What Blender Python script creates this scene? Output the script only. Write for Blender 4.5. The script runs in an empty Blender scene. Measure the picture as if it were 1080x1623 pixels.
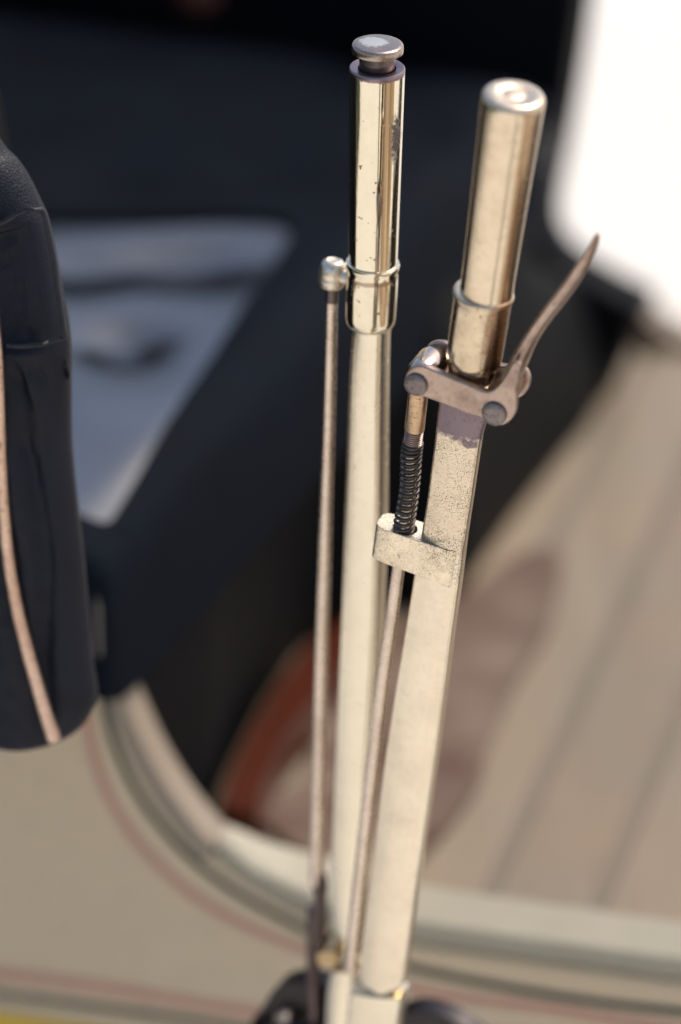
import bpy, bmesh, math, random
from mathutils import Vector, Matrix, noise
random.seed(4)
R = math.radians
sc = bpy.context.scene

# ------------------------------------------------------------------ camera
PITCH = 26.5; LENS = 160.0; CAM_Z = 1.75
cd = bpy.data.cameras.new('camera'); cam = bpy.data.objects.new('camera', cd)
sc.collection.objects.link(cam); sc.camera = cam
cam.location = (0, 0, CAM_Z); cam.rotation_euler = (R(90 - PITCH), 0, 0)
cd.sensor_fit = 'HORIZONTAL'; cd.sensor_width = 24.0; cd.lens = LENS
cd.clip_start = 0.05; cd.clip_end = 500
cd.dof.use_dof = True; cd.dof.focus_distance = 1.985; cd.dof.aperture_fstop = 3.4
cd.dof.aperture_blades = 0

# ------------------------------------------------------------------ world + sun
SUN_EL, SUN_AZ = 55.0, 58.0            # azimuth from +Y towards +X
w = bpy.data.worlds.new('World'); sc.world = w; w.use_nodes = True
nt = w.node_tree; nt.nodes.clear()
sky = nt.nodes.new('ShaderNodeTexSky'); sky.sky_type = 'NISHITA'; sky.sun_disc = False
sky.sun_elevation = R(SUN_EL); sky.sun_rotation = R(SUN_AZ)
sky.air_density = 1.0; sky.dust_density = 3.2; sky.ozone_density = 0.3
bg = nt.nodes.new('ShaderNodeBackground'); bg.inputs['Strength'].default_value = 0.11
wo = nt.nodes.new('ShaderNodeOutputWorld')
nt.links.new(sky.outputs[0], bg.inputs[0]); nt.links.new(bg.outputs[0], wo.inputs[0])
sl = bpy.data.lights.new('sun', 'SUN'); sl.energy = 1.5; sl.angle = R(28); sl.color = (1.0, 0.91, 0.78)
so = bpy.data.objects.new('sun', sl); sc.collection.objects.link(so)
sd = Vector((math.sin(R(SUN_AZ)) * math.cos(R(SUN_EL)), math.cos(R(SUN_AZ)) * math.cos(R(SUN_EL)), math.sin(R(SUN_EL))))
so.rotation_euler = sd.to_track_quat('Z', 'Y').to_euler(); so.location = sd * 8
sc.view_settings.view_transform = 'Standard'; sc.view_settings.look = 'None'
sc.view_settings.gamma = 1.0; sc.view_settings.use_curve_mapping = False
sc.view_settings.exposure = 0.78

# ------------------------------------------------------------------ measuring helpers
CAM = Vector((0, 0, CAM_Z)); FPX = LENS / 24.0 * 1080
def ray(px, py):
    x = (px - 540) / FPX; y = (811.5 - py) / FPX; p = R(PITCH)
    return Vector((x, math.cos(p) + y * math.sin(p), -math.sin(p) + y * math.cos(p)))
def at_depth(px, py, d): return CAM + ray(px, py) * d
def on_plane(px, py, o, n):
    r = ray(px, py); return CAM + r * ((o - CAM).dot(n) / r.dot(n))
A = R(21.5)
LAT = Vector((math.sin(A), math.cos(A), 0)); LON = Vector((math.cos(A), -math.sin(A), 0)); UP = Vector((0, 0, 1))
def SF(s, f, z): return LAT * s + LON * f + UP * z
def on_s(px, py, s):                     # pixel -> (f, z) on the car's side plane s
    p = on_plane(px, py, LAT * s, LAT); return p.dot(LON), p.z
def on_z(px, py, z):                     # pixel -> (s, f) on a level z
    p = on_plane(px, py, UP * z, UP); return p.dot(LAT), p.dot(LON)

# ------------------------------------------------------------------ object helpers
def link(o, parent=None):
    sc.collection.objects.link(o)
    if parent: o.parent = parent
    return o
def thing(name, label, cat, M=None, group=None):
    o = link(bpy.data.objects.new(name, None)); o.empty_display_size = .02
    if M is not None: o.matrix_world = M
    o['label'] = label; o['category'] = cat
    if group: o['group'] = group
    return o
def obj(name, bm, m, parent=None, smooth=True, bevel=0, seg=3, sub=0, kind=None, autos=None, label=None):
    bmesh.ops.remove_doubles(bm, verts=bm.verts, dist=1e-7)
    bmesh.ops.recalc_face_normals(bm, faces=bm.faces)
    me = bpy.data.meshes.new(name); bm.to_mesh(me); bm.free()
    me.materials.append(m)
    for p in me.polygons: p.use_smooth = smooth
    o = link(bpy.data.objects.new(name, me), parent)
    if bevel:
        b = o.modifiers.new('bevel', 'BEVEL'); b.width = bevel; b.segments = seg; b.limit_method = 'ANGLE'; b.angle_limit = R(35)
        b.harden_normals = True
    if sub:
        b = o.modifiers.new('sub', 'SUBSURF'); b.levels = sub; b.render_levels = sub
    if smooth and not bevel and not sub and autos is not False:
        me.set_sharp_from_angle(angle=R(autos or 40))
    if kind: o['kind'] = kind
    if label: o['label'] = label
    return o
def tag(o, label, cat): o['label'] = label; o['category'] = cat; return o

def smoothline(P, n=8):
    """Catmull-Rom through tuples."""
    P = [Vector(p) for p in P]; out = []
    for i in range(len(P) - 1):
        a = P[i - 1] if i else P[i] * 2 - P[i + 1]; b, c = P[i], P[i + 1]
        d = P[i + 2] if i + 2 < len(P) else P[i + 1] * 2 - P[i]
        for k in range(n):
            t = k / n
            out.append(.5 * ((2 * b) + (c - a) * t + (2 * a - 5 * b + 4 * c - d) * t * t + (3 * b - a - 3 * c + d) * t ** 3))
    out.append(P[-1]); return out

def prism(bm, pts, w0, w1, ax=lambda u, v, w: Vector((u, v, w))):
    f = [bm.verts.new(ax(p[0], p[1], w0)) for p in pts]; g = [bm.verts.new(ax(p[0], p[1], w1)) for p in pts]
    n = len(pts)
    bm.faces.new(f); bm.faces.new(g[::-1])
    for i in range(n): bm.faces.new((f[i], f[(i + 1) % n], g[(i + 1) % n], g[i]))

def rings(bm, loops, cap0=True, cap1=True):
    V = [[bm.verts.new(p) for p in lp] for lp in loops]
    n = len(V[0])
    for a, b in zip(V, V[1:]):
        for i in range(n): bm.faces.new((a[i], a[(i + 1) % n], b[(i + 1) % n], b[i]))
    if cap0: bm.faces.new(V[0])
    if cap1: bm.faces.new(V[-1][::-1])

def lathe(bm, prof, c, axis, n=64, cap0=True, cap1=True):
    """prof: list of (r, h) along axis from point c."""
    axis = Vector(axis).normalized(); t = Vector((1, 0, 0)) if abs(axis.x) < .9 else Vector((0, 0, 1))
    e1 = axis.cross(t).normalized(); e2 = axis.cross(e1)
    rings(bm, [[Vector(c) + axis * h + (e1 * math.cos(2 * math.pi * i / n) + e2 * math.sin(2 * math.pi * i / n)) * r
                for i in range(n)] for r, h in prof], cap0, cap1)

def tube(bm, pts, rad, n=16, cap=True):
    pts = [Vector(p) for p in pts]; m = len(pts)
    r = rad if callable(rad) else (lambda t: rad)
    T = [(pts[min(i + 1, m - 1)] - pts[max(i - 1, 0)]).normalized() for i in range(m)]
    up = Vector((0, 0, 1)) if abs(T[0].z) < .9 else Vector((1, 0, 0))
    e1 = T[0].cross(up).normalized(); L = []
    for i in range(m):
        e1 = (e1 - T[i] * e1.dot(T[i])).normalized(); e2 = T[i].cross(e1); rr = r(i / (m - 1))
        L.append([pts[i] + (e1 * math.cos(2 * math.pi * k / n) + e2 * math.sin(2 * math.pi * k / n)) * rr for k in range(n)])
    rings(bm, L, cap, cap)

def box(bm, lo, hi, ax=lambda a, b, c: Vector((a, b, c))):
    prism(bm, [(lo[0], lo[1]), (hi[0], lo[1]), (hi[0], hi[1]), (lo[0], hi[1])], lo[2], hi[2], ax)

# ------------------------------------------------------------------ materials
class NT:
    def __init__(s, name):
        s.m = bpy.data.materials.new(name); s.m.use_nodes = True; s.t = s.m.node_tree
        s.b = s.t.nodes['Principled BSDF']; s.tc = s.t.nodes.new('ShaderNodeTexCoord')
    def n(s, k, **kw):
        o = s.t.nodes.new(k)
        for a, v in kw.items():
            if a in o.inputs.keys(): o.inputs[a].default_value = v
            else: setattr(o, a, v)
        return o
    def l(s, a, b): s.t.links.new(a, b)
    def mapping(s, scale=(1, 1, 1), rot=(0, 0, 0), loc=(0, 0, 0)):
        o = s.n('ShaderNodeMapping'); o.inputs['Scale'].default_value = scale; o.inputs['Rotation'].default_value = rot
        o.inputs['Location'].default_value = loc
        s.l(s.tc.outputs['Object'], o.inputs[0]); return o.outputs[0]
    def noise(s, scale, detail=4, rough=.55, vec=None, dist=0):
        o = s.n('ShaderNodeTexNoise', Scale=scale, Detail=detail, Roughness=rough, Distortion=dist)
        s.l(vec or s.tc.outputs['Object'], o.inputs['Vector']); return o.outputs['Fac']
    def ramp(s, fac, stops):
        o = s.n('ShaderNodeValToRGB'); s.l(fac, o.inputs[0]); e = o.color_ramp.elements
        while len(e) < len(stops): e.new(.5)
        for q, (p, c) in zip(e, stops):
            q.position = p; q.color = (c, c, c, 1) if isinstance(c, (int, float)) else (*c, 1)
        return o.outputs[0]
    def mix(s, fac, a, b):
        o = s.n('ShaderNodeMix', data_type='RGBA')
        for sock, v in ((o.inputs[0], fac), (o.inputs[6], a), (o.inputs[7], b)):
            if isinstance(v, (int, float)): sock.default_value = v
            elif isinstance(v, tuple): sock.default_value = (*v, 1)
            else: s.l(v, sock)
        return o.outputs[2]
    def math(s, op, a, b=0.0, clamp=False):
        o = s.n('ShaderNodeMath', operation=op); o.use_clamp = clamp
        for i, v in enumerate((a, b)):
            if isinstance(v, (int, float)): o.inputs[i].default_value = v
            else: s.l(v, o.inputs[i])
        return o.outputs[0]
    def bump(s, h, strength=.3, dist=.0005):
        o = s.n('ShaderNodeBump', Strength=strength, Distance=dist); s.l(h, o.inputs['Height']); s.l(o.outputs[0], s.b.inputs['Normal'])
    def blob(s, c, r, edge=.25, nscale=400, namp=.5, r_in=1.0):
        """1 inside an uneven ellipsoid round c (object space), 0 outside."""
        sub = s.n('ShaderNodeVectorMath', operation='SUBTRACT'); s.l(s.tc.outputs['Object'], sub.inputs[0]); sub.inputs[1].default_value = c
        dv = s.n('ShaderNodeVectorMath', operation='DIVIDE'); s.l(sub.outputs[0], dv.inputs[0]); dv.inputs[1].default_value = r
        ln = s.n('ShaderNodeVectorMath', operation='LENGTH'); s.l(dv.outputs[0], ln.inputs[0])
        nz = s.math('MULTIPLY', s.math('SUBTRACT', s.noise(nscale, 6, .65), .5), namp * 2)
        v = s.math('ADD', ln.outputs['Value'], nz)
        return s.ramp(v, [(max(0, r_in - edge), 1.0), (r_in, 0.0)])
    def set(s, **kw):
        for k, v in kw.items():
            k = k.replace('_', ' ')
            if isinstance(v, tuple): s.b.inputs[k].default_value = (*v, 1) if len(v) == 3 else v
            elif isinstance(v, (int, float)): s.b.inputs[k].default_value = v
            else: s.l(v, s.b.inputs[k])
        return s

def metal(name, col, rough=.2, tarn=(.25, .17, .12), tarn_amt=.3, pits=0, pit_scale=900, brushed=0, blobs=(), dark=(.05, .035, .04), pit_mask=None, wav=0.0):
    s = NT(name)
    n1 = s.noise(45, 6, .65); n2 = s.noise(260, 5, .6, dist=.4)
    t = s.math('MULTIPLY', s.ramp(n1, [(.45, 0.0), (.72, 1.0)]), tarn_amt)
    c = s.mix(t, col, tarn)
    c = s.mix(s.math('MULTIPLY', s.ramp(n2, [(.5, 0.0), (.75, 1.0)]), tarn_amt * .6), c, tuple(x * .75 for x in tarn))
    rg = s.math('ADD', s.math('MULTIPLY', n2, rough * .7), rough * .65)
    h = s.math('MULTIPLY', n2, .15)
    if brushed:
        st = s.noise(1.0, 3, .6, vec=s.mapping((1600, 22, 1600)))
        h = s.math('ADD', h, s.math('MULTIPLY', st, brushed))
        c = s.mix(s.math('MULTIPLY', s.ramp(st, [(.55, 0.0), (.7, 1.0)]), .25 * brushed), c, tuple(x * .6 for x in tarn))
    for (bc, br, colr, amt, rr) in blobs:
        k = s.math('MULTIPLY', s.blob(bc, br), amt)
        c = s.mix(k, c, colr); rg = s.math('ADD', rg, s.math('MULTIPLY', k, rr))
    if pits:
        pn = s.noise(pit_scale, 2, .5)
        dens = s.noise(60, 4, .6)
        lv = s.math('ADD', pn, s.math('MULTIPLY', s.math('SUBTRACT', dens, .5), .35))
        if pit_mask is not None:
            lv = s.math('SUBTRACT', lv, s.math('MULTIPLY', s.math('SUBTRACT', 1.0, pit_mask(s)), .5))
        pm = s.ramp(lv, [(.70 - .085 * pits, 0.0), (.75 - .085 * pits, 1.0)])
        c = s.mix(s.math('MULTIPLY', pm, .8), c, tuple(x * .45 for x in tarn))
        h = s.math('SUBTRACT', h, s.math('MULTIPLY', pm, .9)); rg = s.math('ADD', rg, s.math('MULTIPLY', pm, .3))
    s.set(Base_Color=c, Metallic=1.0, Roughness=rg); s.bump(h, .25, .00025)
    return s.m

BRASS = (.84, .76, .59); BROWN = (.36, .25, .17)
def leather(name, col, rough=.38, grain=.5, gscale=520, coat=0.0, spec=.25):
    s = NT(name)
    v = s.n('ShaderNodeTexVoronoi', Scale=gscale, feature='DISTANCE_TO_EDGE'); s.l(s.tc.outputs['Object'], v.inputs['Vector'])
    big = s.noise(14, 5, .6)
    c = s.mix(s.ramp(big, [(.35, 0.0), (.7, 1.0)]), col, tuple(x * 1.7 for x in col))
    rg = s.math('ADD', s.math('MULTIPLY', big, .22), rough - .08)
    s.set(Base_Color=c, Roughness=rg, Coat_Weight=coat, Coat_Roughness=.22, Specular_IOR_Level=spec)
    h = s.math('ADD', s.ramp(v.outputs['Distance'], [(0, 0.0), (.18, 1.0)]), s.math('MULTIPLY', s.noise(60, 4), 1.2))
    s.bump(h, grain, .0004)
    return s.m
def paint(name, col, rough=.35, var=.06, coat=.3, dirt=.25):
    s = NT(name)
    a = s.noise(9, 5, .6); b = s.noise(70, 5, .65)
    c = s.mix(a, tuple(x * (1 - var) for x in col), tuple(min(1, x * (1 + var)) for x in col))
    c = s.mix(s.math('MULTIPLY', s.ramp(b, [(.5, 0.0), (.8, 1.0)]), dirt), c, tuple(x * .6 for x in col))
    s.set(Base_Color=c, Roughness=rough, Coat_Weight=coat, Coat_Roughness=.2)
    s.bump(b, .06, .001); return s.m
def wood(name, col, scale=(4, 60, 60), rough=.5, dark=.55, rot=0.0):
    s = NT(name)
    g = s.noise(1.0, 6, .6, vec=s.mapping(scale, (0, 0, rot)), dist=.6); b = s.noise(11, 4)
    c = s.mix(s.ramp(g, [(.3, 0.0), (.72, 1.0)]), tuple(x * dark for x in col), col)
    c = s.mix(s.math('MULTIPLY', b, .3), c, tuple(x * .8 for x in col))
    s.set(Base_Color=c, Roughness=rough); s.bump(g, .2, .0006); return s.m

# ================================================================== GROUND
s_ = NT('pale_gravel')
g1 = s_.noise(1.2, 5, .6); g2 = s_.noise(55, 4, .7)
gc = s_.mix(g1, (.74, .70, .63), (.83, .80, .73)); gc = s_.mix(s_.math('MULTIPLY', s_.ramp(g2, [(.45, 0.0), (.7, 1.0)]), .35), gc, (.55, .51, .45))
s_.set(Base_Color=gc, Roughness=.9); s_.bump(g2, .5, .01)
bm = bmesh.new(); box(bm, (-150, -150, -.3), (150, 150, 0))
obj('ground', bm, s_.m, kind='structure', smooth=False)

s_ = NT('added_lawn_grass'); g1 = s_.noise(3, 5, .6); g2 = s_.noise(90, 4, .7)
s_.set(Base_Color=s_.mix(s_.ramp(g2, [(.3, 0.0), (.7, 1.0)]), (.02, .032, .012), s_.mix(g1, (.04, .06, .02), (.06, .07, .03))), Roughness=.9); s_.bump(g2, .8, .03)
s2 = NT('added_brown_earth'); g3 = s2.noise(1.6, 6, .7); s2.set(Base_Color=s2.mix(s2.ramp(g3, [(.35, 0.0), (.62, 1.0)]), (.12, .065, .03), (.50, .38, .24)), Roughness=.9)
bm = bmesh.new(); box(bm, (.95, -9, .004), (2.5, 1.5, .02)); obj('added_path', bm, s2.m, kind='structure', smooth=False)  # out of view, added to give the brass brown reflections
bm = bmesh.new(); box(bm, (.40, -9, .004), (.47, 1.3, .05)); obj('added_kerb', bm, paint('added_dark_stone', (.06, .065, .04), .8, .2, 0), kind='structure', smooth=False)  # unseen, added for a thin dark line reflected in the grip
bm = bmesh.new(); box(bm, (-40, -14, .004), (-2.1, 14, .03)); obj('added_lawn', bm, s_.m, kind='structure', smooth=False)  # unseen, added so the grips' left edges reflect dark

# ================================================================== CAR BODY
SB = 1.905                                # outer face of the near body side
ZF = .44                                  # floor
cream = paint('cream_paint', (.60, .465, .30), .38)
green = paint('dark_green_paint', (.012, .022, .019), .7, .06, 0)
pink = paint('faded_red_paint', (.47, .22, .155), .5)
car = thing('vintage_car', 'cream painted old car body with green and red coach lines and planked floor', 'car', Matrix.Translation(SF(SB, -.7, 0)))
def cobj(*a, **k):                        # parts of the car are modelled in world axes
    o = obj(*a, parent=car, **k); o.matrix_parent_inverse = car.matrix_world.inverted(); return o
def sidepx(L, s=SB): return [on_s(x, y, s) for x, y in L]
edge_px = [(158, 1040), (172, 1085), (195, 1145), (228, 1215), (270, 1282), (322, 1345), (392, 1402), (470, 1447), (560, 1478), (660, 1500), (780, 1518), (920, 1538), (1080, 1560), (1250, 1580)]
edge = smoothline(sidepx(edge_px), 6)
lowz = .22
panel = [tuple(p) for p in edge] + [(edge[-1][0], lowz), (-1.5, lowz), (-1.5, edge[0][1] + .02), (edge[0][0] - .006, edge[0][1] + .02)]
bm = bmesh.new(); prism(bm, panel, SB, SB + .022, lambda f, z, s: SF(s, f, z))
cobj('side_panel', bm, cream, bevel=.003)
# coach lines: thin painted bands standing a hair proud
def band(name, px, wpx, m, lift=.0006):
    L = smoothline(sidepx(px), 8); bm = bmesh.new(); loops = []
    for i, p in enumerate(L):
        d = (L[min(i + 1, len(L) - 1)] - L[max(i - 1, 0)]).normalized(); n = Vector((-d.y, d.x)); h = wpx * 2.25 / FPX / 2
        a, b = p + n * h, p - n * h
        loops.append([SF(SB - lift, a.x, a.y), SF(SB - lift, b.x, b.y), SF(SB + .001, b.x, b.y), SF(SB + .001, a.x, a.y)])
    rings(bm, loops)
    return cobj(name, bm, m, smooth=False)
band('coach_line', [(158, 1060), (166, 1120), (186, 1190), (225, 1268), (288, 1345), (372, 1413), (480, 1472), (560, 1505), (650, 1533), (740, 1553), (860, 1575), (960, 1590), (1080, 1604), (1250, 1620)], 15, green)
band('coach_line', [(136, 1120), (146, 1180), (168, 1250), (215, 1330), (298, 1412), (395, 1470), (500, 1512), (660, 1568), (860, 1598), (1000, 1620), (1200, 1650)], 17, pink)
band('coach_line', [(-150, 1522), (0, 1543), (180, 1568), (330, 1594), (500, 1620), (700, 1665)], 20, pink)
band('coach_line', [(-150, 1555), (0, 1576), (180, 1600), (330, 1622), (500, 1650)], 15, green)
# top rail: the worn sill cap, follows the body edge
sill_m = paint('worn_sage_paint', (.36, .325, .24), .5, .08, 0, .25)
bm = bmesh.new(); SL = [p for p in edge if p[0] > on_s(338, 1345, SB)[0]]
k0 = len(SL)
L = []
for i, p in enumerate(SL):
    t = min(1, i / 10)
    wdt = .038 * (t * .6 + .4)
    jit = .0012 * noise.noise(Vector((i * .35, 0, 0)))
    L.append([SF(SB + .0015 + jit, p[0], p[1] + .002), SF(SB + .0015 + jit, p[0], p[1] + .0105), SF(SB + .004, p[0], p[1] + .013),
              SF(SB + wdt, p[0], p[1] + .014 + jit), SF(SB + wdt + .003, p[0], p[1] + .011), SF(SB + wdt + .003, p[0], p[1] - .03)])
rings(bm, L)
cobj('sill_cap', bm, sill_m)
# darker strip added up the scoop, toning down the sunlit body edge
bm = bmesh.new(); L = []
for p in [p for p in edge if p[0] <= on_s(342, 1348, SB)[0]]:
    L.append([SF(SB - .0012, p[0] - .003, p[1] - .004), SF(SB - .0012, p[0] + .002, p[1] + .003), SF(SB + .001, p[0] + .004, p[1] + .0045),
              SF(SB + .021, p[0] + .004, p[1] + .0045), SF(SB + .0235, p[0] + .002, p[1] + .003), SF(SB + .0235, p[0] - .006, p[1] - .010)])
rings(bm, L); cobj('edge_toning_strip', bm, paint('darkened_edge_paint', (.27, .215, .155), .5, .1, 0, .3))
# floor planks, running across the car
pl_a = wood('pale_floor_board', (.33, .285, .235), (60, 60, 4), .6, .86); floor_dir = R(15)
D = Vector((math.sin(floor_dir), math.cos(floor_dir), 0)); Nn = Vector((D.y, -D.x, 0))
def plank_mat():
    s = NT('worn_floor_board')
    g = s.noise(1.0, 6, .6, vec=s.mapping((60, 3, 60), (0, 0, floor_dir)), dist=.5); b = s.noise(9, 4)
    c = s.mix(s.ramp(g, [(.3, 0.0), (.75, 1.0)]), (.225, .180, .125), (.285, .235, .17)); c = s.mix(s.ramp(b, [(.4, 0.0), (.65, 1.0)]), c, (.285, .21, .14))
    s.set(Base_Color=c, Roughness=.6); s.bump(g, .15, .0006); return s.m
fm = plank_mat()
t_ = fm.node_tree; bs = t_.nodes['Principled BSDF']; src = bs.inputs['Base Color'].links[0].from_socket
oi = t_.nodes.new('ShaderNodeObjectInfo'); mr = t_.nodes.new('ShaderNodeMapRange'); t_.links.new(oi.outputs['Random'], mr.inputs[0]); mr.inputs[3].default_value = .84; mr.inputs[4].default_value = 1.1
hs = t_.nodes.new('ShaderNodeHueSaturation'); t_.links.new(src, hs.inputs['Color']); t_.links.new(mr.outputs[0], hs.inputs['Value']); t_.links.new(hs.outputs[0], bs.inputs['Base Color'])
def nd(px, py): p = on_plane(px, py, UP * ZF, UP); return p.dot(Nn)
g1_, g2_ = nd(845, 1260), nd(1015, 1270); step = (g2_ - g1_)
k = -5
while k < 12:
    a = g1_ + step * k + .0045; b = g1_ + step * (k + 1) - .0045
    # clip each board to the body: s between SB+.02 and 2.86
    def lim(n, s): return (s - (Nn * n).dot(LAT)) / D.dot(LAT)
    bm = bmesh.new()
    prism(bm, [((Nn * a + D * lim(a, 1.94)).x, (Nn * a + D * lim(a, 1.94)).y), ((Nn * b + D * lim(b, 1.94)).x, (Nn * b + D * lim(b, 1.94)).y),
               ((Nn * b + D * lim(b, 2.762)).x, (Nn * b + D * lim(b, 2.762)).y), ((Nn * a + D * lim(a, 2.762)).x, (Nn * a + D * lim(a, 2.762)).y)], ZF - .0048, ZF)
    cobj('floor_board', bm, fm, smooth=False, bevel=.0015)
    k += 1
bm = bmesh.new(); prism(bm, [(1.93, -1.4), (2.76, -1.4), (2.76, .3), (1.93, .3)], ZF - .02, ZF - .005, lambda s, f, z: SF(s, f, z))
cobj('under_floor', bm, paint('grey_brown_floor_base', (.20, .168, .13), .7, .1, 0), smooth=False)
# far side of the body
fe = sidepx([(1000, 478), (1030, 503), (1080, 538), (1300, 600)], 2.766)
far_m = paint('brown_inner_panel', (.17, .115, .065), .5)
bm = bmesh.new(); prism(bm, [tuple(p) for p in fe] + [(fe[-1][0], .25), (-1.5, .25), (-1.5, fe[0][1])], 2.764, 2.79, lambda f, z, s: SF(s, f, z))
cobj('far_side_panel', bm, far_m, bevel=.003)
# unseen dark panel in front of the seats, added to darken reflections
bm = bmesh.new(); box(bm, (1.93, -.22, ZF), (2.70, -.17, .74), lambda s, f, z: SF(s, f, z))
cobj('added_panel', bm, paint('dark_added_panel', (.035, .026, .02), .4), bevel=.01)
# yellow chassis rail below the side panel
bm = bmesh.new(); yf = sidepx([(-150, 1590), (0, 1612), (95, 1626), (300, 1660)], SB - .004)
prism(bm, [tuple(p) for p in yf] + [(yf[-1][0], .12), (yf[0][0], .12)], SB - .004, SB + .02, lambda f, z, s: SF(s, f, z))
cobj('chassis_rail', bm, paint('bright_yellow_paint', (.80, .50, .02), .35), bevel=.004)

# ================================================================== BENCH SEAT
bl_gloss = leather('glossy_black_leather', (.004, .005, .008), .20, .12, 300, 1.0)
bl_gloss.node_tree.nodes['Principled BSDF'].inputs['Coat IOR'].default_value = 1.95
bl = leather('black_leather', (.0035, .004, .005), .6, .4, 520, 0, .07)
seat = thing('bench_seat', 'glossy black buttoned leather bench seat behind the two brass levers', 'seat', Matrix.Translation(SF(2.2, -1.0, ZF)))
def sobj(*a, **k): o = obj(*a, parent=seat, **k); o.matrix_parent_inverse = seat.matrix_world.inverted(); return o
ZC = .70
floor_px = [(318, 1330), (345, 1262), (390, 1168), (440, 1084), (500, 1015), (612, 975), (722, 948), (762, 897), (811, 828), (852, 775), (892, 726), (945, 655), (1019, 494)]
FL = [on_z(x, y, ZF) for x, y in floor_px]
FL = [(1.925, FL[0][1] - .004)] + FL
plan = smoothline(FL, 5)
bm = bmesh.new()
cols = []
scoop = smoothline([(862, 345), (868, 390), (900, 425), (955, 460), (1019, 492)], 6)
for p in plan:
    s, f = p
    if s > 2.665: continue
    pxx = 540 + FPX * SF(s, f, .5).x / (SF(s, f, .5) - CAM).dot(Vector((0, math.cos(R(PITCH)), -math.sin(R(PITCH)))))
    top = .236
    if pxx > 862:
        q = min(scoop, key=lambda v: abs(v[0] - pxx)); top = on_plane(q[0], q[1], SF(s, f, 0), LON).z - ZF - .002
    cols.append([bm.verts.new(SF(s, f + (-.878 - f) * t * t + .004 * math.sin(t * math.pi), ZF + .002 + min(.236, top) * t)) for t in [i / 10 for i in range(11)]])
for a, b in zip(cols, cols[1:]):
    for i in range(10): bm.faces.new((a[i], b[i], b[i + 1], a[i + 1]))
o = sobj('front_panel', bm, bl)
md = o.modifiers.new('s', 'SOLIDIFY'); md.thickness = .012; md.offset = -1
# cushion with sunken buttons
def dimp(px, py, r=.045, d=.018): s, f = on_z(px, py, ZC); return (s, f, r, d)
dm = [dimp(315, 412, .045, .007), (dimp(195, 535, .036, .007)), dimp(420, 270, .06, .007), dimp(170, 290, .05, .007), dimp(690, 220, .05, .007), dimp(560, 130, .05, .007), dimp(120, 425, .04, .005), dimp(230, 410, .035, .004)]
bm = bmesh.new(); NS, NF = 110, 70; s0, s1, f0, f1 = 1.875, 2.585, -1.38, -.872
def ctop(s, f):
    z = ZC
    for (a, b, r, d) in dm:
        q = ((s - a) ** 2 + ((f - b) * 1.0) ** 2) / r ** 2; z -= d * math.exp(-q * 2.2)
    e = min(f1 - f, .9, s1 - s, (s - s0) * 1.0 + .004)
    if e < .035: z -= .035 - math.sqrt(max(0, .035 ** 2 - (.035 - e) ** 2))
    z += .0035 * noise.noise(Vector((s * 9, f * 9, 1)))
    return z
G = [[bm.verts.new(SF(s0 + (s1 - s0) * i / NS, f0 + (f1 - f0) * (1 - (1 - j / NF) ** 1.3), 0)) for j in range(NF + 1)] for i in range(NS + 1)]
for r_ in G:
    for v in r_:
        s, f = v.co.dot(LAT), v.co.dot(LON); v.co.z = ctop(s, f)
for i in range(NS):
    for j in range(NF): bm.faces.new((G[i][j], G[i + 1][j], G[i + 1][j + 1], G[i][j + 1]))
bnd = [e for e in bm.edges if e.is_boundary]
ex = bmesh.ops.extrude_edge_only(bm, edges=bnd)
for v in [g for g in ex['geom'] if isinstance(g, bmesh.types.BMVert)]: v.co.z = ZC - .062
sobj('cushion', bm, bl_gloss, autos=70)
# matt dark sheet, added to take the sheen off part of the cushion
def sheet_in(s, f):
    P = SF(s, f, ZC) - CAM; p_ = R(PITCH); d = P.dot(Vector((0, math.cos(p_), -math.sin(p_))))
    px = 540 + FPX * P.x / d; py = 811.5 - FPX * P.dot(Vector((0, math.sin(p_), math.cos(p_)))) / d
    if py < 352 or s < s0 + .035: return True
    xb = 462 if py < 380 else 462 - (py - 380) * .665
    if px < xb: return False
    return True
bm = bmesh.new(); VV = {}
def pv(i, j):
    if (i, j) not in VV:
        s = s0 + (s1 - s0) * i / NS; f = f0 + (f1 - f0) * (1 - (1 - j / NF) ** 1.3); e = f1 - f
        VV[i, j] = bm.verts.new(SF(s - (.005 if i < 2 else 0), f + (.004 if e < .01 else 0), ctop(s, f) + .004))
    return VV[i, j]
for i in range(NS):
    for j in range(NF):
        s = s0 + (s1 - s0) * (i + .5) / NS; f = f0 + (f1 - f0) * (1 - (1 - (j + .5) / NF) ** 1.3)
        if sheet_in(s, f): bm.faces.new((pv(i, j), pv(i + 1, j), pv(i + 1, j + 1), pv(i, j + 1)))
for _ in range(14):                      # even out the stepped edge of the dark sheet
    nv = {}
    for v in bm.verts:
        if v.is_boundary:
            nb = [e.other_vert(v) for e in v.link_edges if e.is_boundary]
            if len(nb) == 2: nv[v] = v.co * .5 + (nb[0].co + nb[1].co) * .25
    for v, c_ in nv.items(): v.co = c_
ex = bmesh.ops.extrude_edge_only(bm, edges=[e for e in bm.edges if e.is_boundary])
for v in [g for g in ex['geom'] if isinstance(g, bmesh.types.BMVert)]: v.co.z -= .066 if (v.co.dot(LON) > -.880 or v.co.dot(LAT) < s0 + .02) else .02
sobj('added_dark_sheet', bm, leather('matt_dark_sheet', (.0022, .0038, .0072), .75, .3, 300, 0, .06), autos=70)
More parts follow.
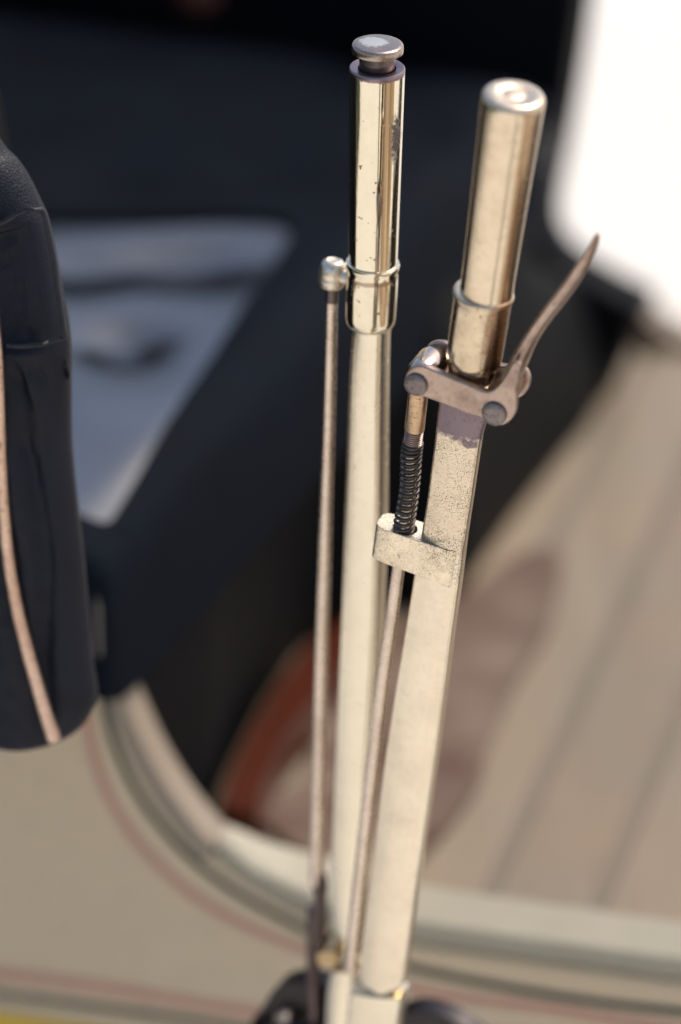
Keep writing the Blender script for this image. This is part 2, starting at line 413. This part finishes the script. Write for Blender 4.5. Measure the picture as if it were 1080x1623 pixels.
# kick board of mahogany at the foot of the seat
kb = [on_z(x, y, ZF + .03) for x, y in [(352, 1275), (368, 1222), (405, 1145), (452, 1070), (508, 1005), (590, 965)]]
kb2 = [on_z(x, y, ZF + .03) for x, y in [(408, 1292), (420, 1235), (452, 1170), (498, 1108), (545, 1050), (600, 1010)]]
ka = smoothline(kb, 6); kc = smoothline(kb2, 6)
bm = bmesh.new(); prism(bm, [tuple(p) for p in ka] + [tuple(p) for p in kc[::-1]], ZF + .0005, ZF + .03, lambda s, f, z: SF(s, f, z))
bmesh.ops.triangulate(bm, faces=[f for f in bm.faces if len(f.verts) > 4])
sobj('kick_board', bm, wood('mahogany', (.08, .014, .004), (30, 30, 30), .35, .7), bevel=0, smooth=False)
# far arm of the seat, scooped in front
ar = smoothline(sidepx([(946, -330), (935, -180), (925, -60), (915, 20), (900, 130), (880, 250), (862, 345), (868, 390), (900, 425), (955, 460), (1019, 492)], 2.66), 5)
ar = [tuple(p) for p in ar]
bm = bmesh.new(); arb = on_s(948, 650, 2.66)
prism(bm, [(ar[0][0], .90)] + ar + [arb, (arb[0] - .05, ZF - .05), (-1.5, ZF - .05), (-1.5, .90)], 2.66, 2.70, lambda f, z, s: SF(s, f, z))
sobj('far_arm', bm, leather('dull_black_leather', (.004, .0045, .006), .6, .4, 520, 0, .1), bevel=.008)
bm = bmesh.new(); box(bm, (1.88, -1.50, .5), (2.86, -1.36, 1.12), lambda s, f, z: SF(s, f, z))
sobj('backrest', bm, bl, bevel=.04, seg=5)

# floor mat
mp = [(560, 1030), (740, 935), (835, 872), (888, 880), (872, 985), (812, 1090), (775, 1180), (755, 1245), (690, 1330), (640, 1372), (560, 1372), (490, 1352), (430, 1310), (404, 1286), (430, 1262), (478, 1240), (500, 1180), (520, 1100)]
mm = [tuple(on_z(x, y, ZF + .006)) for x, y in mp]
mc = smoothline(mm + [mm[0]], 4)[:-1]
bm = bmesh.new(); prism(bm, [tuple(p) for p in mc], ZF + .0006, ZF + .006, lambda s, f, z: SF(s, f, z))
bmesh.ops.triangulate(bm, faces=[f for f in bm.faces if len(f.verts) > 4])
s_ = NT('brown_leather_mat'); n_ = s_.noise(16, 4, .6); s_.set(Base_Color=s_.mix(s_.ramp(n_, [(.35, 0.0), (.65, 1.0)]), (.085, .036, .024), (.19, .135, .10)), Roughness=.6)
mat_o = obj('floor_mat', bm, s_.m, smooth=False)
tag(mat_o, 'dark reddish brown leather mat lying on the pale planked floor', 'mat')

c0 = on_z(303, -8, ZC + .012); bm = bmesh.new()
lathe(bm, [(.0005, 0), (.010, .003), (.015, .009), (.0165, .016), (.014, .024), (.008, .029), (.0005, .030)], SF(c0[0], c0[1], ZC + .0), (.25, 0, 1), 32)
cl_o = obj('cloth_bundle', bm, paint('red_brown_cloth', (.12, .035, .02), .85, .2, 0))
tag(cl_o, 'small red brown cloth bundle far back on the dark seat', 'cloth')

# ================================================================== NEAR SEAT ARM
SN = 1.675
arm = thing('seat_arm', 'black leather seat arm with a copper beading strip at the edge of the frame', 'seat', Matrix.Translation(SF(SN, -.85, .7)))
def aobj(*a, **k): o = obj(*a, parent=arm, **k); o.matrix_parent_inverse = arm.matrix_world.inverted(); return o
sil = smoothline([(-40, 165), (0, 232), (22, 255), (42, 285), (60, 322), (72, 350), (82, 395), (92, 450), (106, 528), (108, 600), (109, 700), (117, 790), (127, 870), (136, 970), (143, 1050), (150, 1100), (143, 1130), (122, 1160), (95, 1174)], 14)
silfz = [Vector((*on_s(p[0], p[1], SN + .018), p[1])) for p in sil]      # f, z, pixel row
LEFT = -.98
def sst(a, b, x): t = min(1, max(0, (x - a) / (b - a))); return t * t * (3 - 2 * t)
def fold(px, py):
    """depth relief of the upholstery towards the viewer (m)"""
    r = 0
    if py > 545:                          # diagonal crease below the side seam
        x0 = min(28 + (py - 545) * .34, 122); g = sst(545, 600, py)
        r += g * (.004 * math.exp(-((px - x0) / 7) ** 2) - .010 * sst(x0 - 4, x0 + 14, px))
        r -= .006 * g * math.exp(-((px - x0 * .55) / 16) ** 2)
    yt = 334 + max(0, 55 - px) * .42      # side panel sunk below the top pad
    if py < 545:
        k = sst(yt - 4, yt + 6, py) * (1 - .6 * sst(530, 545, py))
        r -= .007 * k * (1 - sst(66 + (py - 340) * .13, 80 + (py - 340) * .13, px))
    r += .0016 * math.sin((px * .9 - py * .22) / 9 + 2 * noise.noise(Vector((px * .01, py * .006, 5)))) * sst(560, 640, py) * sst(1150, 900, py)
    r += .0008 * noise.noise(Vector((px * .10, py * .045, 8)))
    r += .0016 * noise.noise(Vector((px * .025, py * .010, 3))) * sst(150, 120, px)
    return r
bm = bmesh.new(); rows = []
NC = 90
for q in silfz:
    row = []
    for j in range(NC + 1):
        t = j / NC; f = LEFT + (q[0] - LEFT) * (1 - (1 - t) ** 1.5)
        e = q[0] - f; rad = .022
        back = 0 if e > rad else rad - math.sqrt(max(0, rad * rad - (rad - e) ** 2))
        P = SF(SN, f, q[1])
        # pixel of this point for the relief
        rel = P - CAM; p_ = R(PITCH); dz = rel.dot(Vector((0, math.cos(p_), -math.sin(p_))))
        px = 540 + FPX * rel.x / dz
        row.append(bm.verts.new(SF(SN + back - fold(px, q[2]) * sst(.001, rad * .8, e), f, q[1])))
    rows.append(row)
for a, b in zip(rows, rows[1:]):
    for j in range(NC): bm.faces.new((a[j], a[j + 1], b[j + 1], b[j]))
arm_l = leather('grained_black_leather', (.0045, .006, .012), .42, .4, 700)
o = aobj('side_upholstery', bm, arm_l, autos=False)
md = o.modifiers.new('s', 'SOLIDIFY'); md.thickness = .02; md.offset = 1
bm = bmesh.new()
bk = [(q[0] - .095, q[1]) for q in silfz[::3] if q[1] < 1.02]
prism(bm, bk + [(-1.35, bk[-1][1]), (-1.35, bk[0][1])], SN + .026, SN + .17, lambda f, z, s: SF(s, f, z))
aobj('frame', bm, bl, bevel=.006)
def arm_line(px, w=0.0): return [SF(SN - .0015 - w - max(-.004, fold(x, y)), *on_s(x, y, SN)) for x, y in px]
def dense(px, n=8): return [tuple(p) for p in smoothline(px, n)]
# copper bead
bm = bmesh.new()
bead = dense([(-14, 400), (-4, 480), (3, 560), (6, 640), (8, 720), (13, 810), (22, 895), (36, 970), (54, 1040), (74, 1110), (92, 1166)], 8)
tube(bm, [SF(SN - .004 - .0004 * noise.noise(Vector((i * .4, 2, 0))), *on_s(x, y, SN)) for i, (x, y) in enumerate(bead)], lambda t: .0021 + .0012 * t, 20)
cop = metal('worn_copper', (.72, .53, .42), .34, (.34, .17, .11), .6, .6, 600)
aobj('bead', bm, cop)
for (x, y) in [(6, 700)]:
    bm = bmesh.new(); lathe(bm, [(.0022, 0), (.0022, .0006), (.0014, .0012), (.0003, .0014)], SF(SN - .0075, *on_s(x, y, SN)), -LAT, 20)
    aobj('bead_pin', bm, cop)
seam = leather('seam_leather', (.02, .021, .026), .35, .3)
for pts, r_ in (([(12, 547), (40, 549), (70, 545), (96, 539), (107, 533)], .0010), ([(-20, 366), (4, 353), (26, 340), (46, 331), (60, 334), (68, 352), (76, 390), (86, 440), (98, 500), (106, 534)], .0013)):
    bm = bmesh.new(); tube(bm, arm_line(dense(pts), -.0005), r_, 10); aobj('seam', bm, seam)

# ================================================================== LEVERS
def lever_frame(top, bot, yaw):
    """matrix whose axes are U right, V up the lever, W towards the viewer (turned by yaw)."""
    V = (top - bot).normalized(); mid = (top + bot) / 2
    W = (CAM - mid); W = (W - V * W.dot(V)).normalized(); U = V.cross(W)
    a = R(yaw); W2 = W * math.cos(a) - U * math.sin(a); U2 = V.cross(W2)
    M = Matrix((U2, V, W2)).transposed().to_4x4(); M.translation = bot
    return M
class Fr:
    def __init__(s, top, bot, yaw):
        s.M = lever_frame(top, bot, yaw); s.I = s.M.inverted(); s.W = s.M.to_3x3() @ Vector((0, 0, 1))
    def q(s, px, py, w=0.0):
        o = s.M @ Vector((0, 0, w)); return s.I @ on_plane(px, py, o, s.W)
    def k(s, px, py):                     # metres per pixel
        p = s.M @ s.q(px, py); return (p - CAM).dot(Vector((0, math.cos(R(PITCH)), -math.sin(R(PITCH))))) / FPX

def lathe_px(bm, F, a, b, prof, n=72, cap0=True, cap1=True):
    """axis from pixel a to pixel b; prof = [(radius px, fraction along a-b)]"""
    A_, B_ = F.q(*a), F.q(*b); ax = B_ - A_; Ln = ax.length
    ka, kb_ = F.k(*a), F.k(*b)
    lathe(bm, [(r * (ka + (kb_ - ka) * t), t * Ln) for r, t in prof], A_, ax, n, cap0, cap1)

brass_soft = metal('satin_brass', (.84, .76, .60), .25, BROWN, .10, 0, 500, .4)
dark_steel = metal('dark_steel', (.16, .13, .125), .38, (.07, .05, .045), .5)
pinkish = metal('worn_nickel', (.47, .36, .295), .30, (.20, .13, .11), .75, .3, 500)
pin_m = metal('grey_steel_pin', (.26, .225, .215), .42, (.13, .10, .09), .7, .6, 900)
rod_m = metal('dull_steel_rod', (.72, .61, .51), .28, (.34, .24, .18), .4, 0)

# ---------------- left lever
TL = at_depth(598, 107, 1.985); BL = at_depth(549, 1585, 2.225)
F1 = Fr(TL, BL, 24)
lev1 = thing('push_button_lever', 'upright polished brass hand lever topped by a round push button', 'lever', F1.M)
def l1(*a, **k): return obj(*a, parent=lev1, **k)
# grip tube
gtop = F1.q(598, 107); gbot = F1.q(591, 425)
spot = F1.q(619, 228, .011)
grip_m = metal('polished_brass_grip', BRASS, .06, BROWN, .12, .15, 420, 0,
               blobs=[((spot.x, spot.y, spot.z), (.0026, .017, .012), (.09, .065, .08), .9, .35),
                      ((gtop.x, gtop.y - .0002, 0), (.04, .0024, .04), (.22, .15, .19), .9, .3),
                      ((gbot.x, gbot.y + .001, 0), (.04, .0022, .04), (.22, .15, .10), .6, .2)])
bm = bmesh.new()
lathe_px(bm, F1, (598, 107), (591, 427), [(30, .03), (30.5, .0), (31.5, -.002), (43, -.004), (44.3, .0), (44.8, .006), (44.6, .02), (43.5, .2), (42, .45), (40.5, .7), (39.3, .9), (38.6, 1.0)], 96, True, True)
l1('grip', bm, grip_m, autos=50)
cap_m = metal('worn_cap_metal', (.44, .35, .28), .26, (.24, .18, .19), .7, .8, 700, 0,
              blobs=[((F1.q(592, 66).x, F1.q(592, 66).y, .0), (.007, .01, .006), (.85, .78, .66), .8, .1)])  # pale blob is a highlight painted on the button top
bm = bmesh.new()
lathe_px(bm, F1, (598, 107), (591, 427), [(39, -.075), (41, -.078), (41.3, -.084), (41.3, -.108), (40, -.114), (37, -.118), (34, -.119), (18, -.122), (4, -.123), (.5, -.123)], 96)
b = l1('button', bm, cap_m, autos=50)
bm = bmesh.new(); lathe_px(bm, F1, (598, 107), (591, 427), [(28.5, .03), (28.5, -.03), (29, -.035), (28.3, -.04), (28.5, -.076)], 64)
l1('button_stem', bm, dark_steel)
bm = bmesh.new()
lathe_px(bm, F1, (591, 416), (587, 514), [(38.5, -.02), (42.2, -.01), (43.2, .02), (42.6, .07), (40.8, .12), (41.3, .2), (41.0, .5), (40.4, .85), (39.6, .93), (37.5, .98), (34, 1.02), (27, 1.05)], 96)
l1('sleeve', bm, metal('polished_brass_sleeve', BRASS, .07, BROWN, .2, .1, 420, 0, blobs=[((F1.q(591, 425).x, F1.q(591, 425).y - .003, 0), (.04, .0012, .04), (.3, .2, .13), .7, .2)]), autos=55)
# bar
TH = .0075
lf = [(556, 520), (552, 560), (549, 620), (546, 720), (542, 830), (538, 950), (532, 1100), (526, 1250), (521, 1390), (524, 1470), (534, 1520), (540, 1570), (540, 1640)]
rt = [(602, 520), (600, 560), (599, 620), (598, 720), (597, 830), (594, 950), (588, 1080), (580, 1220), (574, 1350), (568, 1450), (560, 1520), (558, 1570), (558, 1640)]
def outline(F, L, Rr, w): return [tuple(F.q(x, y, w)[:2]) for x, y in dense(L, 4)] + [tuple(F.q(x, y, w)[:2]) for x, y in dense(Rr, 4)[::-1]]
def soft_bar(bm, F, L, Rr, w0, w1, crown=.0012, e=.0022, face=lambda y: 0.0):
    """bar with rounded edges and a slightly crowned front, sections along the lever"""
    LL, RR = dense(L, 5), dense(Rr, 5); loops = []
    for (ax, ay), (bx, by) in zip(LL, RR):
        a = F.q(ax, ay, w1); b = F.q(bx, by, w1); c = (a + b) / 2; h = (b - a).length / 2; d = (b - a).normalized(); lp = []
        v0 = c.y
        ring = []
        for t in [i / 8 for i in range(9)]:      # front face, left to right
            x = -1 + 2 * t; xx = x * (h - e)
            ring.append((xx, w1 - crown * x * x))
        prof = []
        for t in range(5):                        # front left corner
            an = math.pi - t * math.pi / 8; prof.append((-h + e + e * math.cos(an), w1 - crown - e + e * math.sin(an)))
        prof += ring[1:-1]
        for t in range(5):
            an = math.pi / 2 - t * math.pi / 8; prof.append((h - e + e * math.cos(an), w1 - crown - e + e * math.sin(an)))
        for t in range(4):
            an = -t * math.pi / 6; prof.append((h - e + e * math.cos(an), w0 + e + e * math.sin(an)))
        for t in range(4):
            an = -math.pi / 2 - t * math.pi / 6; prof.append((-h + e + e * math.cos(an), w0 + e + e * math.sin(an)))
        loops.append([Vector((c.x + x * d.x, c.y + x * d.y, w + (face(ay) if w > 0 else 0))) for x, w in prof])
    rings(bm, loops)
bm = bmesh.new(); soft_bar(bm, F1, lf, rt, -TH, TH, .0010, .0028)
l1('bar', bm, brass_soft, autos=60)
# side rod and its barrel joint
bm = bmesh.new()
jc = F1.q(527, 434); ax = F1.q(529, 405) - F1.q(525, 463); kk = F1.k(527, 434)
Lh = ax.length * .78
lathe(bm, [(r * kk, (t - .5) * Lh) for r, t in [(5, .0), (12, .015), (17, .06), (20.5, .16), (22, .3), (22.3, .40), (21.2, .43), (21.2, .46), (22.3, .49), (22, .62), (20.5, .78), (17, .92), (11, .985), (9.5, .975), (3, .965)]], jc, ax, 56)
lathe(bm, [(12 * kk, 0), (12 * kk, .012)], jc, Vector((1, 0, 0)), 32)
l1('ball_joint', bm, metal('worn_pale_brass', (.84, .74, .60), .38, (.30, .19, .13), .6, .3, 500))
bm = bmesh.new(); lathe_px(bm, F1, (527, 455), (526, 478), [(10, 0), (10, 1)], 32); l1('rod_neck', bm, dark_steel)
bm = bmesh.new(); rp = [(526, 470), (524, 560), (521, 680), (517, 800), (514, 920), (510, 1050), (507, 1180), (504, 1300), (502, 1400)]
RP = [F1.q(*p) for p in dense(rp, 5)]
tube(bm, RP, lambda t: (9.2 + 2.6 * t) * F1.k(515, 900), 28); l1('side_rod', bm, rod_m)
bm = bmesh.new(); tube(bm, [F1.q(508, 1385), F1.q(508, 1440), F1.q(508, 1490)], 10 * kk * 1.1, 24)
tube(bm, [F1.q(508, 1400), F1.q(508, 1412)], 13 * kk, 24)
tube(bm, [F1.q(497, 1440), F1.q(497, 1560), F1.q(500, 1640)], 11 * kk * 1.1, 24); l1('fork_joint', bm, metal('tarnished_joint', (.13, .10, .095), .4, (.05, .03, .04), .5))
bm = bmesh.new(); lathe(bm, [(17 * kk, -.012), (18.5 * kk, -.011), (18.5 * kk, .009), (16 * kk, .011)], F1.q(526, 1505, .004), Vector((.2, .1, 1)), 40)
l1('pivot_boss', bm, metal('brown_brass_boss', (.55, .42, .25), .35, (.25, .16, .09), .5))
bm = bmesh.new(); soft_bar(bm, F1, [(522, 1542), (516, 1570), (513, 1600), (510, 1660)], [(556, 1542), (556, 1570), (554, 1600), (552, 1660)], -.006, .012, .001, .0028)
l1('base_collar', bm, brass_soft, autos=60)

# ---------------- right lever
TR = at_depth(815, 152, 1.872); BR = at_depth(605, 1575, 2.150)
F2 = Fr(TR, BR, 16)
lev2 = thing('trigger_lever', 'leaning worn brass hand brake lever with a curved squeeze trigger and a dark coil spring', 'lever', F2.M)
def l2(*a, **k): return obj(*a, parent=lev2, **k)
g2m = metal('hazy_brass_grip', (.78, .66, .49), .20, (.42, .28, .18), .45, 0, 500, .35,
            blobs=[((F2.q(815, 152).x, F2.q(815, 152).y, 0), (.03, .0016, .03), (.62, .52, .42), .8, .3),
                   ((F2.q(838, 330).x, F2.q(838, 330).y, .006), (.0048, .060, .012), (.40, .25, .13), .55, .1)])  # long brown blob: a reflection painted down the right side
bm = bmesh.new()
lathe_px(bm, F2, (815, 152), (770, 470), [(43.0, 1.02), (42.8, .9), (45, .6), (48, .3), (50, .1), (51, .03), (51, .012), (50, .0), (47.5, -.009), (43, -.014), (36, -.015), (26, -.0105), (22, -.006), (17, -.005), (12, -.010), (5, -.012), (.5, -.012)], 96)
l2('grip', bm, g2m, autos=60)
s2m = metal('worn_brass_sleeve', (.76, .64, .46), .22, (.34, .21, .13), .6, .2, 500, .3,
            blobs=[((F2.q(798, 520).x, F2.q(798, 520).y, .006), (.006, .026, .012), (.30, .16, .09), .7, .1), ((F2.q(757, 590).x, F2.q(757, 590).y, .006), (.03, .004, .03), (.22, .14, .09), .7, .1)])  # right-side blob paints a brown reflection into the brass colour
bm = bmesh.new()
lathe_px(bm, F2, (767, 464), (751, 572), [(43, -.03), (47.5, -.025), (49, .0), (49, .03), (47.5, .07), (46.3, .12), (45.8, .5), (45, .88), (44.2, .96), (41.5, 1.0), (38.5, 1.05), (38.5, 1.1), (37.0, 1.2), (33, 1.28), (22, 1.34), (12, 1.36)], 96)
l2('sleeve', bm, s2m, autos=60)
# bar
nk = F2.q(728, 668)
def low_pits(s):
    sx = s.n('ShaderNodeSeparateXYZ'); s.l(s.tc.outputs['Object'], sx.inputs[0])
    y1 = F2.q(690, 1010).y; y2 = F2.q(690, 900).y
    mr = s.n('ShaderNodeMapRange'); s.l(sx.outputs[1], mr.inputs[0]); mr.inputs[1].default_value = y1; mr.inputs[2].default_value = y2
    mr.inputs[3].default_value = .12
    return mr.outputs[0]
bar2m = metal('pitted_brass', (.84, .74, .58), .22, (.30, .21, .16), .22, 1.35, 2100, .4, pit_mask=low_pits,
              blobs=[((F2.q(715, 770).x, F2.q(715, 770).y, .004), (.04, .036, .03), (.66, .53, .39), .45, .03),
                     ((F2.q(748, 700).x, F2.q(748, 700).y, .004), (.0045, .0022, .01), (.13, .10, .14), .8, .1),
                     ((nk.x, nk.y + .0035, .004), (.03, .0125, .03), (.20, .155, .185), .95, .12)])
lf2 = [(697, 610), (692, 640), (688, 668), (685, 700), (679, 745), (672, 800), (662, 860), (652, 925), (638, 1010), (620, 1120), (603, 1235), (588, 1360), (575, 1460), (566, 1540), (570, 1565), (580, 1577)]
rt2 = [(774, 630), (771, 655), (764, 678), (757, 700), (750, 745), (742, 800), (733, 860), (725, 925), (713, 1010), (699, 1120), (683, 1240), (665, 1360), (651, 1460), (640, 1540), (635, 1565), (624, 1579)]
bm = bmesh.new(); soft_bar(bm, F2, lf2, rt2, -.0050, .0050, .0014, .0020, lambda y: -.0014 if y < 862 else 0.0)
l2('bar', bm, bar2m, autos=60)
bm = bmesh.new(); soft_bar(bm, F2, [(552, 1578), (550, 1592), (547, 1620), (543, 1680)], [(634, 1586), (632, 1600), (628, 1625), (620, 1680)], -.008, .0065, .0008, .0022)
l2('base_collar', bm, brass_soft, autos=60)
# guide lug (block with a bored hole for the spring)
hc = F2.q(641, 842, 0); kk2 = F2.k(650, 850)
lx0 = F2.q(588, 860, .0052).x; lx1 = F2.q(727, 880, .0052).x
def lug_ring(hole, v, tilt=0):
    P = []; n = 48; W0, W1 = -.0095, .0051; cw = (W0 + W1) / 2; hw = (W1 - W0) / 2
    for i in range(n):
        an = 2 * math.pi * i / n
        if hole: x, w = hc.x + .0052 * math.cos(an), -.0012 + .0052 * math.sin(an)
        else:
            c, s = math.cos(an), math.sin(an); sg = lambda t: (1 if t >= 0 else -1)
            ex = .45 if c < 0 else .25
            cx = (lx0 + lx1) / 2; hx = (lx1 - lx0) / 2
            x = cx + hx * sg(c) * abs(c) ** ex; w = cw + hw * sg(s) * abs(s) ** .45
            w = min(w, W1)
        sag = tilt * (x - lx0) ** 2 * 9
        P.append(Vector((x, v + sag, w)))
    return P
vt = F2.q(596, 836, .0052).y; vb = F2.q(592, 888, .0052).y; vt2 = F2.q(727, 868, .0052).y
bm = bmesh.new()
O1 = [bm.verts.new(p) for p in lug_ring(False, vb, -.15)]; O2 = [bm.verts.new(p) for p in lug_ring(False, vt)]
I1 = [bm.verts.new(p) for p in lug_ring(True, vb, -.15)]; I2 = [bm.verts.new(p) for p in lug_ring(True, vt)]
n = 48
for i in range(n):
    j = (i + 1) % n
    bm.faces.new((O1[i], O1[j], O2[j], O2[i])); bm.faces.new((I1[i], I2[i], I2[j], I1[j]))
    bm.faces.new((O2[i], O2[j], I2[j], I2[i])); bm.faces.new((O1[i], I1[i], I1[j], O1[j]))
lugm = metal('pitted_brass_lug', (.86, .75, .57), .28, (.30, .20, .14), .40, 1.4, 2100, 0)
l2('guide_lug', bm, lugm, bevel=.0009, seg=3)
# clevis + trigger
fr = [(640, 602), (646, 589), (658, 581), (673, 581), (690, 588), (708, 596), (740, 609), (766, 620), (780, 619), (792, 608), (803, 592), (814, 574), (824, 580), (822, 600), (818, 618), (819, 640), (816, 656), (808, 668), (795, 675), (780, 671), (767, 664), (738, 655), (708, 643), (673, 630), (656, 626), (645, 618)]
PW0, PW1 = .0105, .0140
FRp = [tuple(F2.q(x, y, PW1)[:2]) for x, y in dense(fr + [fr[0]], 4)[:-1]]
bm = bmesh.new(); prism(bm, FRp, PW0, PW1)
# back plate
l2('clevis_plate', bm, pinkish, bevel=.0009, seg=3)
fb = [(640, 602), (646, 589), (658, 581), (673, 581), (690, 588), (708, 596), (740, 609), (766, 618), (782, 618), (796, 619), (807, 627), (812, 641), (810, 654), (803, 665), (793, 671), (780, 671), (767, 664), (738, 655), (708, 643), (673, 630), (656, 626), (645, 618)]
bm = bmesh.new(); prism(bm, [tuple(F2.q(x, y, PW1)[:2]) for x, y in dense(fb + [fb[0]], 4)[:-1]], -.0112, -.0080)
l2('clevis_plate', bm, pinkish, bevel=.0009, seg=3)
# trigger blade: lofted, broad at the yoke, thin at the tip
spine = [(806, 628), (809, 600), (819, 572), (832, 545), (848, 518), (868, 490), (891, 460), (912, 430), (928, 404), (939, 384), (945, 370)]
tw = [.0132, .0130, .0105, .0092, .0080, .0074, .0072, .0068, .0056, .0036, .0014]       # half width across W
tt = [14, 13, 12, 10.5, 9.5, 9.5, 10, 9, 6.5, 4, 1.5]                                       # half thickness px
tw = smoothline([(x, 0) for x in tw], 5); tt = smoothline([(x, 0) for x in tt], 5); SPp = [F2.q(x, y) for x, y in dense(spine, 5)]
bm = bmesh.new(); loops = []
for i, p in enumerate(SPp):
    d = (SPp[min(i + 1, len(SPp) - 1)] - SPp[max(i - 1, 0)]).normalized(); nn = Vector((d.y, -d.x, 0)); a = tw[i][0] * .93; b_ = tt[i][0] * kk2
    lp = []
    for q in range(28):
        an = 2 * math.pi * q / 28; c, s = math.cos(an), math.sin(an); sg = lambda t: (1 if t >= 0 else -1)
        x = b_ * sg(c) * abs(c) ** .6; w_ = a * sg(s) * abs(s) ** .7
        x += .0016 * (1 - (w_ / max(a, 1e-6)) ** 2) * min(1, i / 10) * (1 if c > 0 else 1)
        lp.append(p + nn * x + Vector((0, 0, w_)))
    loops.append(lp)
rings(bm, loops)
l2('trigger', bm, pinkish, autos=60)
# pins
for (x, y, r_) in ((660, 609, 19), (784, 655, 20)):
    c = F2.q(x, y, PW1); bm = bmesh.new()
    lathe(bm, [(r_ * kk2 * .7, -.0278), (r_ * kk2 * .7, .0), (r_ * kk2 * .99, .0), (r_ * kk2 * 1.0, .0003), (r_ * kk2 * .98, .0012), (r_ * kk2 * .9, .0017), (r_ * kk2 * .5, .0019), (.00005, .00195)], c, (0, 0, 1), 48)
    l2('pin', bm, pin_m, autos=50)
# rod eye between the plates
e1 = F2.q(660, 607, PW1)
bm = bmesh.new(); lathe(bm, [(20 * kk2, -.0098), (23.5 * kk2, -.0085), (25.5 * kk2, -.005), (25.5 * kk2, .005), (23.5 * kk2, .0085), (20 * kk2, .0098)], (e1.x, e1.y, 0), (0, 0, 1), 56)
l2('rod_eye', bm, metal('bright_worn_steel', (.66, .54, .46), .16, (.24, .15, .11), .6))
copr = metal('bronze_rod', (.62, .43, .27), .30, (.28, .17, .12), .5, .7, 900)
bm = bmesh.new()
a_ = F2.q(664, 618); b_ = F2.q(657, 682)
lathe(bm, [(15.5 * kk2, 0), (15.8 * kk2, (b_ - a_).length * .96), (13.5 * kk2, (b_ - a_).length)], a_, b_ - a_, 40)
l2('pull_rod', bm, copr)
# threaded part
a_ = F2.q(657.5, 680); b_ = F2.q(653, 716); ax = (b_ - a_); bm = bmesh.new(); pr = []; N_ = 11
for i in range(N_ * 4 + 1): pr.append(((14.8 if i % 4 in (0, 1) else 12.8) * kk2, ax.length * i / (N_ * 4)))
lathe(bm, pr, a_, ax, 40); l2('thread', bm, metal('grey_thread', (.30, .25, .23), .3, (.13, .10, .09), .4), autos=30)
# spring
cl = [Vector(F2.q(x, y)) for x, y in dense([(655, 700), (652, 722), (651, 750), (649, 778), (645, 805), (641, 830), (639, 850)], 10)]
def along(t):
    x = t * (len(cl) - 1); i = min(int(x), len(cl) - 2); return cl[i].lerp(cl[i + 1], x - i)
turns = 18; pts = []
for i in range(turns * 20 + 1):
    t = i / (turns * 20); tt_ = t ** 1.12; c = along(tt_); d = (along(min(1, tt_ + .02)) - along(max(0, tt_ - .02))).normalized(); e_1 = d.cross(Vector((0, 0, 1))).normalized(); e_2 = d.cross(e_1)
    an = 2 * math.pi * turns * t; rr = (14.6 + .5 * math.sin(t * 9)) * kk2
    pts.append(c + (e_1 * math.cos(an) + e_2 * math.sin(an)) * rr)
bm = bmesh.new(); tube(bm, pts, 2.75 * kk2, 10); l2('coil_spring', bm, metal('black_steel_spring', (.085, .075, .07), .36, (.03, .025, .022), .4))
bm = bmesh.new(); tube(bm, cl, 9 * kk2, 20)
dn = [Vector(F2.q(x, y)) for x, y in dense([(640, 850), (631, 905), (621, 980), (608, 1070), (596, 1170), (584, 1270), (573, 1370), (562, 1470), (556, 1540)], 6)]
tube(bm, dn, lambda t: (10.5 + 1.0 * t) * kk2, 26)
l2('lower_rod', bm, rod_m)

# ---------------- mounting bracket at the foot of the levers
br = thing('lever_bracket', 'dark iron bracket with bolts at the foot of the brass levers', 'bracket', F1.M)
iron = metal('black_iron', (.060, .054, .056), .4, (.03, .025, .025), .5)
def lb(*a, **k): return obj(*a, parent=br, **k)
bm = bmesh.new(); pts = dense([(372, 1665), (390, 1630), (408, 1606), (422, 1584), (436, 1570), (462, 1564), (505, 1568), (520, 1580), (520, 1650)], 4)
prism(bm, [tuple(F1.q(x, y, 0)[:2]) for x, y in pts], -.018, -.004); lb('arm', bm, iron, bevel=.002)
bm = bmesh.new(); lathe(bm, [(22 * kk, 0), (22 * kk, .004), (14 * kk, .008), (.0003, .009)], F1.q(458, 1612, -.004), (0, .2, 1), 32)
lb('bolt', bm, metal('pale_bolt', (.55, .45, .38), .35, BROWN, .5))
bm = bmesh.new(); lathe(bm, [(16 * kk, 0), (16 * kk, .01), (10 * kk, .012)], F1.q(438, 1625, .0), (0, 0, 1), 32)
tube(bm, [F1.q(395, 1635, 0), F1.q(470, 1628, .004), F1.q(515, 1640, .004)], 12 * kk, 20); lb('cross_shaft', bm, iron)
bm = bmesh.new(); pts = dense([(600, 1670), (612, 1622), (640, 1604), (680, 1606), (725, 1624), (770, 1660)], 4)
prism(bm, [tuple(F1.q(x, y, -.02)[:2]) for x, y in pts], -.034, -.02); lb('arm', bm, iron, bevel=.002)
